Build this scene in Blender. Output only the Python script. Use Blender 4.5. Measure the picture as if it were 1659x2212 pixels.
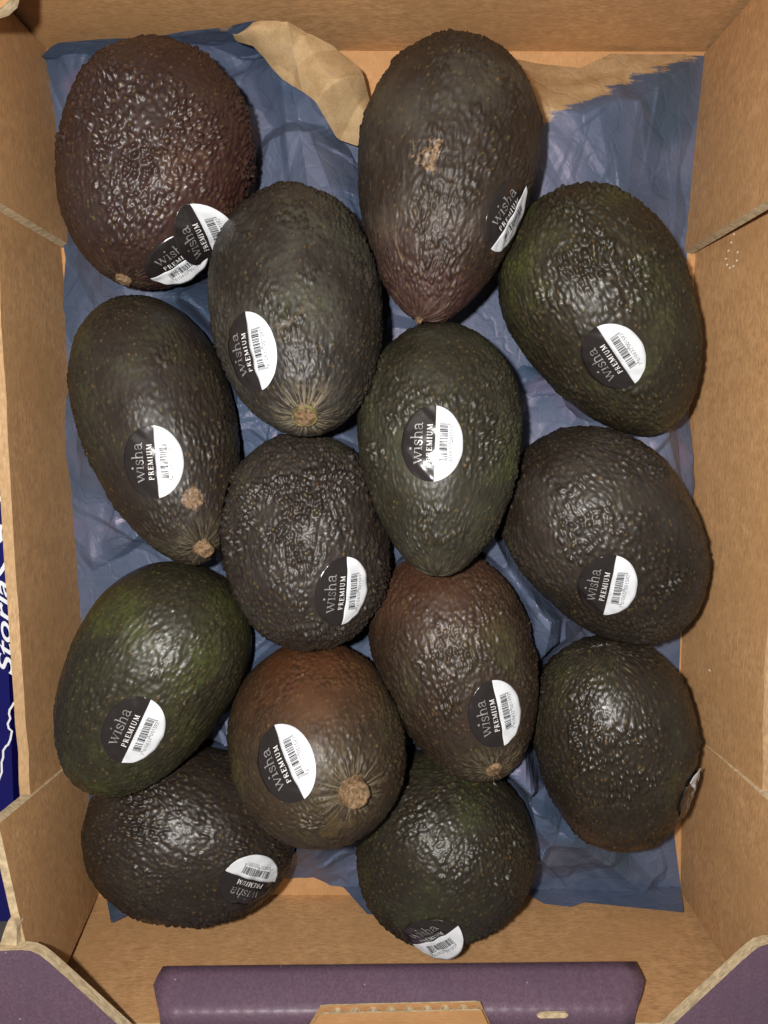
import bpy, bmesh, math, random
import numpy as np
from mathutils import Vector, Matrix
from mathutils.bvhtree import BVHTree

for o in list(bpy.data.objects):
    bpy.data.objects.remove(o, do_unlink=True)
sc = bpy.context.scene
COL = sc.collection
R_ = math.radians

# ------------------------------------------------------------------ camera
CAM_H, TILT, FPX = 0.33, R_(5.9), 1533.0          # height over box floor, tilt, focal length (1659-px-wide frame)
cam = bpy.data.cameras.new('camera')
cam.sensor_fit = 'HORIZONTAL'; cam.sensor_width = 36.0
cam.lens = 36.0 * FPX / 1659.0
cam.clip_start = 0.01; cam.clip_end = 50
camo = bpy.data.objects.new('camera', cam); COL.objects.link(camo)
camo.location = (0, 0, CAM_H); camo.rotation_euler = (-TILT, 0, 0)
sc.camera = camo

# ------------------------------------------------------------------ light: phone flash beside the lens + dim room
w = bpy.data.worlds.new('World'); sc.world = w; w.use_nodes = True
bg = w.node_tree.nodes['Background']
bg.inputs['Color'].default_value = (1.0, 0.93, 0.86, 1); bg.inputs['Strength'].default_value = 0.20
fl = bpy.data.lights.new('flash', 'POINT'); fl.energy = 5.0; fl.shadow_soft_size = 0.005
fl.color = (1.0, 0.96, 0.92)
flo = bpy.data.objects.new('flash', fl); COL.objects.link(flo); flo.location = (-0.027, 0.014, 0.352)
rm = bpy.data.lights.new('room_lamp', 'AREA'); rm.energy = 2.2; rm.size = 0.9; rm.color = (1.0, 0.93, 0.84)
rmo = bpy.data.objects.new('room_lamp', rm); COL.objects.link(rmo)
rmo.location = (-0.5, 0.55, 1.5)
rmo.rotation_euler = (Vector((0, 0, 0)) - rmo.location).to_track_quat('-Z', 'Y').to_euler()
sc.view_settings.view_transform = 'Standard'; sc.view_settings.look = 'None'
sc.view_settings.gamma = 1; sc.view_settings.exposure = 0; sc.view_settings.use_curve_mapping = False
sc.cycles.max_bounces = 4; sc.cycles.diffuse_bounces = 2; sc.cycles.glossy_bounces = 2; sc.cycles.transmission_bounces = 0
sc.cycles.caustics_reflective = False; sc.cycles.caustics_refractive = False
sc.cycles.use_adaptive_sampling = True; sc.cycles.adaptive_threshold = .03; sc.cycles.use_denoising = True

# ------------------------------------------------------------------ helpers
CT, ST_ = math.cos(TILT), math.sin(TILT)
def at(X, Y, z=0.0):
    """point of the place at height z that lies on the sight line of photo point (X, Y)"""
    d = (X - 829.5, -(Y - 1106.0), -FPX)
    dy = d[1] * CT + d[2] * ST_; dz = -d[1] * ST_ + d[2] * CT
    t = (z - CAM_H) / dz
    return Vector((d[0] * t, dy * t, z))
def tag(o, label=None, cat=None, group=None, kind=None):
    if label: o['label'] = label
    if cat: o['category'] = cat
    if group: o['group'] = group
    if kind: o['kind'] = kind
    return o
def empty(name, loc=(0, 0, 0)):
    o = bpy.data.objects.new(name, None); o.empty_display_size = .02
    COL.objects.link(o); o.location = loc; return o
def mesh_obj(name, verts, faces, mats, parent=None, smooth=False, fm=None):
    me = bpy.data.meshes.new(name)
    me.from_pydata([tuple(map(float, v)) for v in verts], [], [tuple(map(int, f)) for f in faces])
    for m in (mats if isinstance(mats, (list, tuple)) else [mats]): me.materials.append(m)
    if fm is not None: me.polygons.foreach_set('material_index', fm)
    if smooth: me.polygons.foreach_set('use_smooth', [True] * len(me.polygons))
    me.update()
    o = bpy.data.objects.new(name, me); COL.objects.link(o)
    if parent is not None: o.parent = parent
    return o
def fix_normals(o):
    bm = bmesh.new(); bm.from_mesh(o.data)
    bmesh.ops.recalc_face_normals(bm, faces=bm.faces); bm.to_mesh(o.data); bm.free()
def prism(name, pts, off, mats, parent):
    """slab: polygon pts (upper face, material 0) extruded by off (other face material 2), rim material 1"""
    n = len(pts); off = Vector(off)
    vs = [Vector(p) for p in pts] + [Vector(p) + off for p in pts]
    fs = [tuple(range(n)), tuple(range(2 * n - 1, n - 1, -1))]; fm = [0, 2 if len(mats) > 2 else 0]
    for i in range(n):
        j = (i + 1) % n
        fs.append((i, i + n, j + n, j)); fm.append(1)
    o = mesh_obj(name, vs, fs, mats, parent, fm=fm)
    bm = bmesh.new(); bm.from_mesh(o.data)
    bmesh.ops.triangulate(bm, faces=[f for f in bm.faces if len(f.verts) > 4])
    bmesh.ops.recalc_face_normals(bm, faces=bm.faces); bm.to_mesh(o.data); bm.free()
    return o

class NT:
    def __init__(s, name):
        s.m = bpy.data.materials.new(name); s.m.use_nodes = True
        s.t = s.m.node_tree; s.b = s.t.nodes['Principled BSDF']; s.out = s.t.nodes['Material Output']
    def n(s, typ, **kw):
        nd = s.t.nodes.new(typ)
        for k, v in kw.items():
            if k in nd.bl_rna.properties: setattr(nd, k, v)
        return nd
    def set(s, nd, key, v):
        if isinstance(v, bpy.types.NodeSocket): s.t.links.new(v, nd.inputs[key])
        else: nd.inputs[key].default_value = v
    def math(s, op, a, b=0.0, clamp=False):
        nd = s.n('ShaderNodeMath', operation=op); nd.use_clamp = clamp
        s.set(nd, 0, a); s.set(nd, 1, b); return nd.outputs[0]
    def vmath(s, op, a, b=None, scale=None):
        nd = s.n('ShaderNodeVectorMath', operation=op); s.set(nd, 0, a)
        if b is not None: s.set(nd, 1, b)
        if scale is not None: s.set(nd, 'Scale', scale)
        return nd.outputs['Value'] if op in ('LENGTH', 'DOT_PRODUCT', 'DISTANCE') else nd.outputs[0]
    def mix(s, f, a, b, blend='MIX'):
        nd = s.n('ShaderNodeMix', data_type='RGBA', blend_type=blend)
        s.set(nd, 0, f); s.set(nd, 6, a if not isinstance(a, tuple) else (*a, 1)); s.set(nd, 7, b if not isinstance(b, tuple) else (*b, 1))
        return nd.outputs[2]
    def ramp(s, v, a, b, lo=0.0, hi=1.0):
        nd = s.n('ShaderNodeMapRange', interpolation_type='SMOOTHSTEP')
        s.set(nd, 0, v); s.set(nd, 1, a); s.set(nd, 2, b); s.set(nd, 3, lo); s.set(nd, 4, hi)
        return nd.outputs[0]
    def coord(s, loc=(0, 0, 0), scale=(1, 1, 1), rot=(0, 0, 0)):
        tc = s.n('ShaderNodeTexCoord'); mp = s.n('ShaderNodeMapping')
        s.t.links.new(tc.outputs['Object'], mp.inputs[0])
        mp.inputs[1].default_value = loc; mp.inputs[2].default_value = rot; mp.inputs[3].default_value = scale
        return mp.outputs[0]
    def noise(s, v, scale, detail=3.0, rough=.55, col=False):
        nd = s.n('ShaderNodeTexNoise'); s.set(nd, 'Vector', v); s.set(nd, 'Scale', scale)
        s.set(nd, 'Detail', detail); s.set(nd, 'Roughness', rough)
        return nd.outputs['Color'] if col else nd.outputs[0]
    def vor(s, v, scale, feature='F1', smooth=.4):
        nd = s.n('ShaderNodeTexVoronoi'); nd.feature = feature
        s.set(nd, 'Vector', v); s.set(nd, 'Scale', scale)
        if feature == 'SMOOTH_F1': s.set(nd, 'Smoothness', smooth)
        return nd
    def bump(s, h, strength, dist):
        nd = s.n('ShaderNodeBump'); s.set(nd, 'Height', h); s.set(nd, 'Strength', strength); s.set(nd, 'Distance', dist)
        s.t.links.new(nd.outputs[0], s.b.inputs['Normal'])
    def pr(s, **kw):
        for k, v in kw.items():
            k = k.replace('_', ' ').title().replace('Ior', 'IOR')
            if isinstance(v, tuple) and len(v) == 3: v = (*v, 1)
            s.set(s.b, k, v)
        return s.m

# ------------------------------------------------------------------ materials
def kraft(name, base, grain, seed=0, dark=.64, fib=1.0):
    t = NT(name); sc3 = {'x': (330, 1500, 1500), 'y': (1500, 330, 1500), 'z': (1500, 1500, 330)}[grain]
    f1 = t.noise(t.coord((seed, 0, 0), tuple(v * 1.0 for v in sc3)), 1.0, 2, .6)
    f2 = t.noise(t.coord((seed + 3, 1, 0), tuple(v * .35 for v in sc3)), 1.0, 1, .6)
    big = t.noise(t.coord((seed, 5, 0)), 26, 2, .55)
    mot = t.noise(t.coord((seed + 7, 2, 1)), 190, 3, .65)
    v = t.math('ADD', t.math('MULTIPLY', f1, .95 * fib), t.math('MULTIPLY', f2, .30 * fib))
    v = t.math('ADD', v, t.math('MULTIPLY', mot, .55))
    c = t.mix(t.ramp(v, .48, 1.4), tuple(b * dark * k for b, k in zip(base, (1, .93, .84))), tuple(min(1, b * 1.2) for b in base))
    c = t.mix(t.ramp(big, .38, .66, 0, .5), c, tuple(b * .8 * k for b, k in zip(base, (1, .95, .86))))
    t.bump(f1, .35, .00025)
    return t.pr(base_color=c, roughness=.78, specular_ior_level=.25)
KRAFT = (.63, .365, .172)
M_side = kraft('kraft_side', KRAFT, 'y', 1)
M_end = kraft('kraft_end', KRAFT, 'x', 2)
M_flap = kraft('kraft_flap', (.64, .372, .178), 'y', 4)
M_floor = kraft('kraft_floor', (.62, .36, .17), 'y', 3, .9)
M_tabtop = kraft('kraft_tab', (.56, .31, .14), 'x', 6, .85)
def cut_edge():
    t = NT('cut_edge')
    a = t.noise(t.coord((0, 0, 0), (260, 260, 900)), 1, 3, .6); b = t.noise(t.coord((2, 0, 0)), 420, 4, .6)
    v = t.math('ADD', t.math('MULTIPLY', a, .6), t.math('MULTIPLY', b, .55))
    c = t.mix(t.ramp(v, .38, .78), (.46, .35, .21), (.76, .60, .38))
    t.bump(v, .7, .0006)
    return t.pr(base_color=c, roughness=.9, specular_ior_level=.15)
M_edge = cut_edge()
M_rim = kraft('kraft_rim', (.60, .40, .22), 'y', 8, .62)
def purple():
    t = NT('purple_print')
    a = t.noise(t.coord((0, 0, 0), (1, 1, 1)), 900, 3, .6); b = t.noise(t.coord((4, 0, 0)), 30, 3, .5)
    flute = t.n('ShaderNodeTexWave'); t.set(flute, 'Vector', t.coord()); t.set(flute, 'Scale', 55.0); t.set(flute, 'Distortion', .4)
    c = t.mix(t.ramp(a, .3, .75), (.130, .078, .115), (.185, .115, .160))
    c = t.mix(t.ramp(b, .4, .7, 0, .35), c, (.12, .07, .125))
    sp = t.vor(t.coord((1, 2, 3)), 260)
    rnd = t.n('ShaderNodeSeparateColor'); t.t.links.new(sp.outputs['Color'], rnd.inputs[0])
    dot = t.math('MULTIPLY', t.ramp(sp.outputs['Distance'], .13, .06), t.math('GREATER_THAN', rnd.outputs[0], .93))
    c = t.mix(t.math('MULTIPLY', dot, .55), c, (.55, .5, .5))
    t.bump(t.math('ADD', t.math('MULTIPLY', a, .4), t.math('MULTIPLY', flute.outputs[1], .6)), .35, .0005)
    return t.pr(base_color=c, roughness=.42, specular_ior_level=.5)
M_purple = purple()

def avocado_mat(i, seed, dark, green, warm, warm_dir, gmix, stem, streak, rough=.42, scar=None, waxy_sheen=.12):
    t = NT('avocado_skin_%d' % i)
    P = t.coord()
    at_ = t.n('ShaderNodeAttribute'); at_.attribute_name = 'skin'
    ch = t.n('ShaderNodeSeparateColor'); t.t.links.new(at_.outputs['Color'], ch.inputs[0])
    nn, cork, lent = ch.outputs[0], ch.outputs[1], ch.outputs[2]; rnd = at_.outputs['Alpha']
    g1 = t.noise(t.coord((seed * .9 + 2, 1, 7)), 34, 4, .62)
    g2 = t.noise(t.coord((seed * .5 + 1, 4, 2)), 420, 4, .78)
    gm = t.math('ADD', t.math('MULTIPLY', g1, .7), t.math('MULTIPLY', g2, .3))
    c = t.mix(t.ramp(gm, .62 - .26 * gmix, .80 - .26 * gmix), dark, green)
    c = t.mix(t.ramp(g2, .40, .60, 0, .8), c, tuple(x * .45 for x in dark))
    if warm is not None:
        wd = t.vmath('DOT_PRODUCT', P, warm_dir)
        wm = t.ramp(t.math('ADD', wd, t.math('MULTIPLY', t.math('SUBTRACT', g1, .5), .9)), .25, .95)
        c = t.mix(t.math('MULTIPLY', wm, .85), c, warm)
    c = t.mix(t.math('MULTIPLY', t.ramp(nn, .15, .7), .5), c, tuple(x * .62 for x in dark))
    c = t.mix(t.math('MULTIPLY', lent, .7), c, t.mix(rnd, (.16, .15, .035), (.21, .11, .04)))
    # waxy film and greyish sheen of the grooves, put into the colour
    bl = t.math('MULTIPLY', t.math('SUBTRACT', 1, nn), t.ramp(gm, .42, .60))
    c = t.mix(t.math('MULTIPLY', bl, waxy_sheen), c, (.19, .175, .16))
    # tan streaks round the stem
    D = t.vmath('SUBTRACT', P, stem); dl = t.vmath('LENGTH', D)
    rad = t.noise(t.vmath('NORMALIZE', D), 9 + (seed % 3), 2, .6)
    sm = t.math('MULTIPLY', t.ramp(dl, .017, .005), t.ramp(rad, .46, .60))
    c = t.mix(t.math('MULTIPLY', sm, streak), c, (.22, .18, .12))
    c = t.mix(t.math('MULTIPLY', cork, .65), c, (.22, .15, .085))
    if scar is not None:
        (sp, rr, ragged) = scar
        sd = t.vmath('DISTANCE', P, sp)
        sn = t.noise(t.coord((1, 1, 1)), 240 if ragged else 420, 4, .65)
        k = t.math('SUBTRACT', t.math('DIVIDE', sd, rr), t.math('MULTIPLY', t.math('SUBTRACT', sn, .5), 6.0 if ragged else 1.0))
        c = t.mix(t.math('MULTIPLY', t.ramp(k, 1.0, .82), .95), c, t.mix(t.ramp(t.noise(P, 900, 2), .35, .65), (.10, .062, .034), (.26, .165, .095)))
    r = t.ramp(g2, .3, .7, rough - .06, rough + .10)
    return t.pr(base_color=c, roughness=r, specular_ior_level=.42)

def plain(name, col, rough, spec=.5, metal=0.0, var=.15, scale=900, bump=.1):
    t = NT(name); n = t.noise(t.coord(), scale, 3)
    c = t.mix(t.ramp(n, .3, .7), tuple(x * (1 - var) for x in col), tuple(min(1, x * (1 + var)) for x in col))
    if bump: t.bump(n, bump, .00015)
    return t.pr(base_color=c, roughness=rough, specular_ior_level=spec, metallic=metal)
M_sblack = plain('sticker_black', (.020, .016, .016), .20, .6, var=.08, scale=220, bump=.25)
M_swhite = plain('sticker_white', (.72, .74, .77), .30, .45, var=.03, scale=220, bump=.2)
M_silver = plain('silver_foil', (.46, .45, .44), .28, .6, .55, var=.35, scale=420, bump=0)
M_wtext = plain('white_ink', (.80, .79, .77), .4, var=.05, bump=0)
M_grey = plain('grey_ink', (.36, .37, .40), .5, var=.05, bump=0)
M_bar = plain('black_ink', (.03, .03, .035), .4, var=.05, bump=0)
def stem_mat():
    t = NT('stem_cork'); a = t.noise(t.coord(), 700, 4, .65); b = t.noise(t.coord((1, 0, 0)), 230, 3)
    c = t.mix(t.ramp(a, .35, .68), (.095, .060, .032), (.30, .19, .105)); c = t.mix(t.ramp(b, .5, .7, 0, .5), c, (.22, .15, .085))
    t.bump(a, .5, .0004); return t.pr(base_color=c, roughness=.85, specular_ior_level=.2)
M_stem = stem_mat()
M_ring = plain('stem_ring', (.15, .13, .05), .6, .3, var=.5, scale=500, bump=.5)

def paper_mat(name, inked):
    t = NT(name)
    n1 = t.noise(t.coord((0, 0, 0)), 26, 4, .55); n2 = t.noise(t.coord((5, 1, 0), (1, 1, 1)), 1600, 3, .6)
    n3 = t.noise(t.coord((2, 8, 0)), 120, 4, .6)
    tan = t.mix(t.ramp(t.math('ADD', t.math('MULTIPLY', n2, .4), t.math('MULTIPLY', n3, .6)), .35, .66), (.40, .265, .130), (.56, .39, .21))
    gr = t.ramp(n3, .56, .70, 0, .35)
    tan = t.mix(gr, tan, (.22, .19, .14))
    if inked:
        blue = t.mix(t.ramp(n1, .38, .64), (.060, .096, .160), (.124, .146, .220))
        blue = t.mix(t.ramp(n2, .3, .7, 0, .5), blue, (.105, .145, .235))
        teal = t.ramp(t.noise(t.coord((9, 3, 0)), 20, 3), .55, .68, 0, .7)
        blue = t.mix(teal, blue, (.045, .088, .130))
        pink = t.math('MULTIPLY', t.ramp(t.noise(t.coord((1, 13, 0)), 30, 3), .60, .72), .55)
        blue = t.mix(pink, blue, (.190, .160, .255))
        at_ = t.n('ShaderNodeAttribute'); at_.attribute_name = 'ink'
        stn = t.noise(t.coord((0, 0, 0), (60, 520, 100), (0, 0, R_(-27))), 1.0, 4, .7)
        e = t.math('ADD', at_.outputs['Fac'], t.math('MULTIPLY', t.math('SUBTRACT', stn, .5), .015))
        e = t.math('ADD', e, t.math('MULTIPLY', t.math('SUBTRACT', n3, .5), .010))
        e = t.math('ADD', e, t.math('MULTIPLY', t.math('SUBTRACT', n2, .5), .004))
        ink = t.ramp(e, -.0012, .0012)
        c = t.mix(ink, tan, blue)
        fe = t.vor(t.vmath('ADD', t.coord((1, 7, 0)), t.vmath('SCALE', t.noise(t.coord((6, 0, 0)), 45, 2, .6, True), scale=.035)), 60, 'DISTANCE_TO_EDGE')
        t.bump(t.math('ADD', t.math('MULTIPLY', n3, .8), t.math('MULTIPLY', t.ramp(fe.outputs['Distance'], 0, .10), .22)), .5, .0010)
        t.pr(specular_tint=(1.0, .80, .95))
        return t.pr(base_color=c, roughness=t.math('SUBTRACT', .48, t.math('MULTIPLY', pink, .36)), specular_ior_level=.62)
    t.bump(t.math('ADD', t.math('MULTIPLY', n3, 1.0), t.math('MULTIPLY', n2, .1)), .4, .001)
    return t.pr(base_color=tan, roughness=.7, specular_ior_level=.3)
M_blue = paper_mat('blue_tissue', True)
M_tan = paper_mat('tissue_back', False)

# ------------------------------------------------------------------ the surface below
g = mesh_obj('table_top', [(-.8, -.8, -.006), (.8, -.8, -.006), (.8, .8, -.006), (-.8, .8, -.006)], [(0, 1, 2, 3)],
             plain('table_grey', (.10, .09, .085), .6, var=.2, scale=60))
tag(g, kind='structure')

# ------------------------------------------------------------------ cardboard box
BOX = tag(empty('cardboard_box', (0, 0, 0)), 'open brown corrugated cardboard box with purple folded rim holding the avocados', 'box')
TH = .0042
LEFT = [(95, 110), (138, 600), (163, 1150), (188, 1565), (210, 1927)]
RIGHT = [(1525, 114), (1499, 600), (1484, 1000), (1470, 1465), (1476, 1925)]
def polyline(pts, k):
    out = []
    for (a, b) in zip(pts[:-1], pts[1:]):
        for j in range(k): out.append((a[0] + (b[0] - a[0]) * j / k, a[1] + (b[1] - a[1]) * j / k))
    return out + [pts[-1]]
def side_panel(pts, sgn, lean, rim_z):
    P = [at(x, y, 0) for x, y in polyline(pts, 8)]
    rng = random.Random(5 + sgn); vs, fs, fm = [], [], []
    for i, p in enumerate(P):
        j = rng.uniform(-.0003, .0003); zt = rim_z + rng.uniform(-.0003, .0003)
        q = p + Vector((sgn * lean + j, 0, zt))
        vs += [p, q, q + Vector((sgn * TH, 0, 0)), p + Vector((sgn * TH, 0, 0))]
    n = len(P)
    for i in range(n - 1):
        a, b = 4 * i, 4 * (i + 1)
        for k, m in ((0, 0), (1, 1), (2, 0), (3, 0)):
            fs.append((a + k, b + k, b + (k + 1) % 4, a + (k + 1) % 4)); fm.append(m)
    fs += [(0, 1, 2, 3), (4 * n - 1, 4 * n - 2, 4 * n - 3, 4 * n - 4)]; fm += [1, 1]
    o = mesh_obj('side_panel', vs, fs, [M_side, M_rim], BOX, fm=fm); fix_normals(o); return o
side_l = side_panel(LEFT, -1, -.001, .0575)
side_r = side_panel(RIGHT, 1, .0075, .060)
p = [at(60, 60), at(1560, 60), at(1510, 1960), at(175, 1960)]
prism('floor_panel', p, (0, 0, -.004), [M_floor, M_edge], BOX)
def patch(name, b0, b1, t1, t0, off, n=14, bow=0.0):
    """smooth board between a bottom edge b0-b1 and a top edge t0-t1, thickness off"""
    vs, fs, fm = [], [], []; off = Vector(off)
    for i in range(n + 1):
        for j in range(n + 1):
            u, v = i / n, j / n
            q = (Vector(b0).lerp(b1, u)).lerp(Vector(t0).lerp(t1, u), v)
            vs.append(q - off.normalized() * bow * math.sin(math.pi * u) * math.sin(math.pi * v))
    m = (n + 1) ** 2; vs += [q + off for q in vs]
    for i in range(n):
        for j in range(n):
            a = i * (n + 1) + j; q = (a, a + 1, a + n + 2, a + n + 1)
            fs.append(q); fm.append(0); fs.append(tuple(x + m for x in reversed(q))); fm.append(0)
    ring = [i * (n + 1) for i in range(n + 1)] + [n * (n + 1) + j for j in range(1, n + 1)] + [i * (n + 1) + n for i in range(n - 1, -1, -1)] + [j for j in range(n - 1, 0, -1)]
    for a, b in zip(ring, ring[1:] + ring[:1]): fs.append((a, b, b + m, a + m)); fm.append(1)
    o = mesh_obj(name, vs, fs, [M_end if name == 'end_panel' else M_flap, M_edge], BOX, fm=fm); fix_normals(o)
    for pl in o.data.polygons: pl.use_smooth = False
    return o
# end panels
tl, tr = at(88, 108), at(1530, 112)
prism('end_panel', [tl, tr, tr + Vector((.004, 0, .092)), tl + Vector((-.004, 0, .092))], (0, TH, 0), [M_end, M_edge], BOX)
bl, br = at(190, 1934), at(1496, 1932)
patch('end_panel', bl, br, at(1660, 2209, .072), at(20, 2211, .072), (0, -TH, 0))
# glue flaps of the end panels lying along the side panels
patch('corner_flap', at(103, 112, .0005), at(151, 530, .0005), at(-86, 386, .085), at(-150, -170, .085), (-TH * .8, -.0012, 0), bow=.001)
patch('corner_flap', at(1520, 118, .0008), at(1479, 543, .0008), at(1702, 406, .085), at(1770, -170, .085), (TH * .8, -.0012, 0), bow=.001)
patch('corner_flap', at(214, 1928, .0005), at(196, 1615, .0005), at(-3, 1780, .083), at(92, 2200, .083), (-TH * .8, .0012, 0))
patch('corner_flap', at(1470, 1924, .0005), at(1475, 1565, .0005), at(1720, 1783, .083), at(1640, 2190, .083), (TH * .8, .0012, 0))
# corner plates at the rim
def plate(pts, z, mat): return prism('corner_plate', [at(x, y, z) for x, y in pts], (0, 0, -.0045), [mat, M_edge], BOX)
plate([(-120, 2056), (0, 2054), (45, 2052), (66, 2054), (84, 2062), (104, 2077), (150, 2118), (250, 2209), (300, 2254), (-120, 2300)], .088, M_purple)
plate([(1780, 2034), (1659, 2039), (1640, 2045), (1624, 2057), (1600, 2078), (1459, 2209), (1412, 2254), (1780, 2300)], .088, M_purple)
plate([(-80, -80), (40, -80), (22, -2), (2, 16), (-80, 40)], .090, M_tabtop)
M_dark = plain('flute_painted_shade', (.16, .10, .05), .9, .1)
# folded rim flap (purple, printed side up)
rows = [(.0580, 2087, 352, 1371, 2077), (.0615, 2107, 340, 1383, 2098), (.0650, 2127, 331, 1392, 2118), (.0685, 2150, 335, 1388, 2142), (.0712, 2168, 339, 1382, 2161),
        (.0730, 2181, 342, 1377, 2174), (.0740, 2191, 344, 1374, 2185), (.0744, 2200, 345, 1372, 2195), (.0744, 2208, 346, 1371, 2204), (.0738, 2218, 346, 1371, 2215), (.0725, 2228, 346, 1371, 2226), (.065, 2240, 346, 1371, 2238)]
vs, fs, fm = [], [], []; NC = 30
for (z, yl, xl, xr, yr) in rows:
    for j in range(NC + 1):
        s = j / NC; vs.append(at(xl + (xr - xl) * s, yl + (yr - yl) * s, z))
nb = len(vs)
for v in list(vs): vs.append(v + Vector((0, -.0026, -.0014)))
nr = len(rows)
for i in range(nr - 1):
    for j in range(NC):
        a = i * (NC + 1) + j
        fs.append((a, a + 1, a + NC + 2, a + NC + 1)); fm.append(0)
        fs.append((nb + a, nb + a + NC + 1, nb + a + NC + 2, nb + a + 1)); fm.append(2)
for j in range(NC): fs.append((j, j + nb, j + 1 + nb, j + 1)); fm.append(1)
for i in range(nr - 1):
    for c in (0, NC):
        a = i * (NC + 1) + c; b = a + NC + 1; fs.append((a, b, b + nb, a + nb)); fm.append(1)
o = mesh_obj('folded_rim_flap', vs, fs, [M_purple, M_edge, M_end], BOX, smooth=False, fm=fm); fix_normals(o)
for pl in o.data.polygons: pl.use_smooth = pl.material_index == 0
FLAP = o
prism('slot', [at(x, y, z + .0006) for x, y, z in ((1168, 2190, .0743), (1222, 2188, .0743), (1228, 2193, .0745), (1222, 2199, .0747), (1166, 2200, .0747), (1160, 2195, .0745))], (0, 0, -.001), [M_edge, M_edge], FLAP)
# stacking tab with open corrugation at its front edge
tabz, tabt = .0800, .0046
tp = [(690, 2192), (705, 2190), (1030, 2182), (1041, 2184), (1075, 2260), (650, 2260)]
prism('stacking_tab', [at(x, y, tabz) for x, y in tp], (0, 0, -.0007), [M_tabtop, M_edge], BOX)
prism('stacking_tab', [at(x, y, tabz) + Vector((0, 0, -tabt + .0007)) for x, y in tp], (0, 0, -.0007), [M_tabtop, M_edge], BOX)
a0, a1 = at(698, 2193, tabz), at(1036, 2185, tabz)
vs, fs = [], []; NW = 150; pitch = 8.6
for i in range(NW + 1):
    s = i / NW; p0 = a0.lerp(a1, s); zz = tabz - tabt / 2 + .0017 * math.sin(s * pitch * 2 * math.pi)
    for dz in (-.00028, .00028):
        for dy in (-.0004, -.03): vs.append((p0.x, p0.y + dy, zz + dz))
for i in range(NW):
    a, b = 4 * i, 4 * i + 4
    fs += [(a, b, b + 1, a + 1), (a + 2, a + 3, b + 3, b + 2), (a, a + 2, b + 2, b)]
mesh_obj('corrugation', vs, fs, M_edge, BOX)
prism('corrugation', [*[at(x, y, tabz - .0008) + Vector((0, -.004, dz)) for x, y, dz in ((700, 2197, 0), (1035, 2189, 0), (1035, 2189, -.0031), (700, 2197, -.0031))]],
      (0, -.01, 0), [M_dark, M_dark], BOX)  # backing block: shade of the flute hollows put into its dark colour
# torn scrap at the lower left rim
rng = random.Random(3)
prism('torn_fibre', [at(0, 2040, .086), at(10, 2008, .086), at(18, 1988, .086), at(30, 1990, .086), at(36, 2004, .086), at(36, 2043, .086)], (0, 0, -.005), [M_edge, M_edge], BOX)
# pale pin marks on the right side panel
bvr = BVHTree.FromPolygons([v.co.copy() for v in side_r.data.vertices], [tuple(f.vertices) for f in side_r.data.polygons])
eye = Vector((0, 0, CAM_H)); vs, fs = [], []
M_mark = plain('pin_mark', (.80, .68, .50), .8, .2, bump=0)
for (x, y) in [(1592, 489), (1586, 506), (1580, 524), (1574, 542), (1594, 545), (1569, 559), (1592, 563), (1571, 572), (1585, 575), (1577, 579), (1533, 1448)]:
    d = (at(x, y, 0) - eye).normalized(); h = bvr.ray_cast(eye, d)
    if h[0] is None: continue
    c, nrm = h[0], h[1]
    if nrm.dot(d) > 0: nrm = -nrm
    u = Vector((0, 1, 0)); v = nrm.cross(u).normalized(); b = len(vs); vs.append(c + nrm * .0006)
    for k in range(8): vs.append(c + nrm * .0002 + (u * math.cos(k * .785) + v * math.sin(k * .785) * 1.7) * .00052)
    for k in range(8): fs.append((b, b + 1 + k, b + 1 + (k + 1) % 8))
o = mesh_obj('pin_marks', vs, fs, M_mark, side_r); o['kind'] = 'stuff'

# ------------------------------------------------------------------ avocados: centre, heading, tilt, length, width, neck
AV = {
 1: ((-0.0894, 0.1043, 0.0399), -107, 4, 0.0915, 0.0709, 0.22, 1.6),
 2: ((0.0231, 0.0962, 0.0476), -98, 8, 0.1068, 0.0683, 0.47, 1.8),
 3: ((-0.0326, 0.0489, 0.0516), -82, 28, 0.1037, 0.0653, 0.22, 1.5),
 4: ((0.0884, 0.0485, 0.0382), -59, 0, 0.1053, 0.0684, 0.4, 1.9),
 5: ((-0.0895, 0.0035, 0.0428), -71, 14, 0.1139, 0.0614, 0.42, 1.8),
 6: ((0.0214, -0.0035, 0.0549), -92, 22, 0.1014, 0.0631, 0.44, 2.2),
 7: ((-0.0309, -0.0411, 0.0476), -84, 14, 0.0873, 0.0674, 0.22, 1.6),
 8: ((0.0914, -0.0404, 0.0392), -52, 0, 0.0974, 0.0724, 0.25, 1.6),
 9: ((-0.0937, -0.0954, 0.0527), -117, 16, 0.0968, 0.0671, 0.35, 1.6),
 10: ((-0.0265, -0.1190, 0.0597), -52, 68, 0.0846, 0.0695, 0.2, 1.5),
 11: ((0.0306, -0.0928, 0.0440), -72, 16, 0.0955, 0.0656, 0.36, 1.8),
 12: ((0.0973, -0.1295, 0.0407), -80, -12, 0.0969, 0.0662, 0.28, 1.6),
 13: ((-0.0827, -0.1697, 0.0381), -15, -12, 0.0896, 0.0699, 0.12, 1.6),
 14: ((0.0240, -0.1769, 0.0396), -120, -6, 0.0797, 0.0761, 0.4, 1.6),
}
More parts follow.
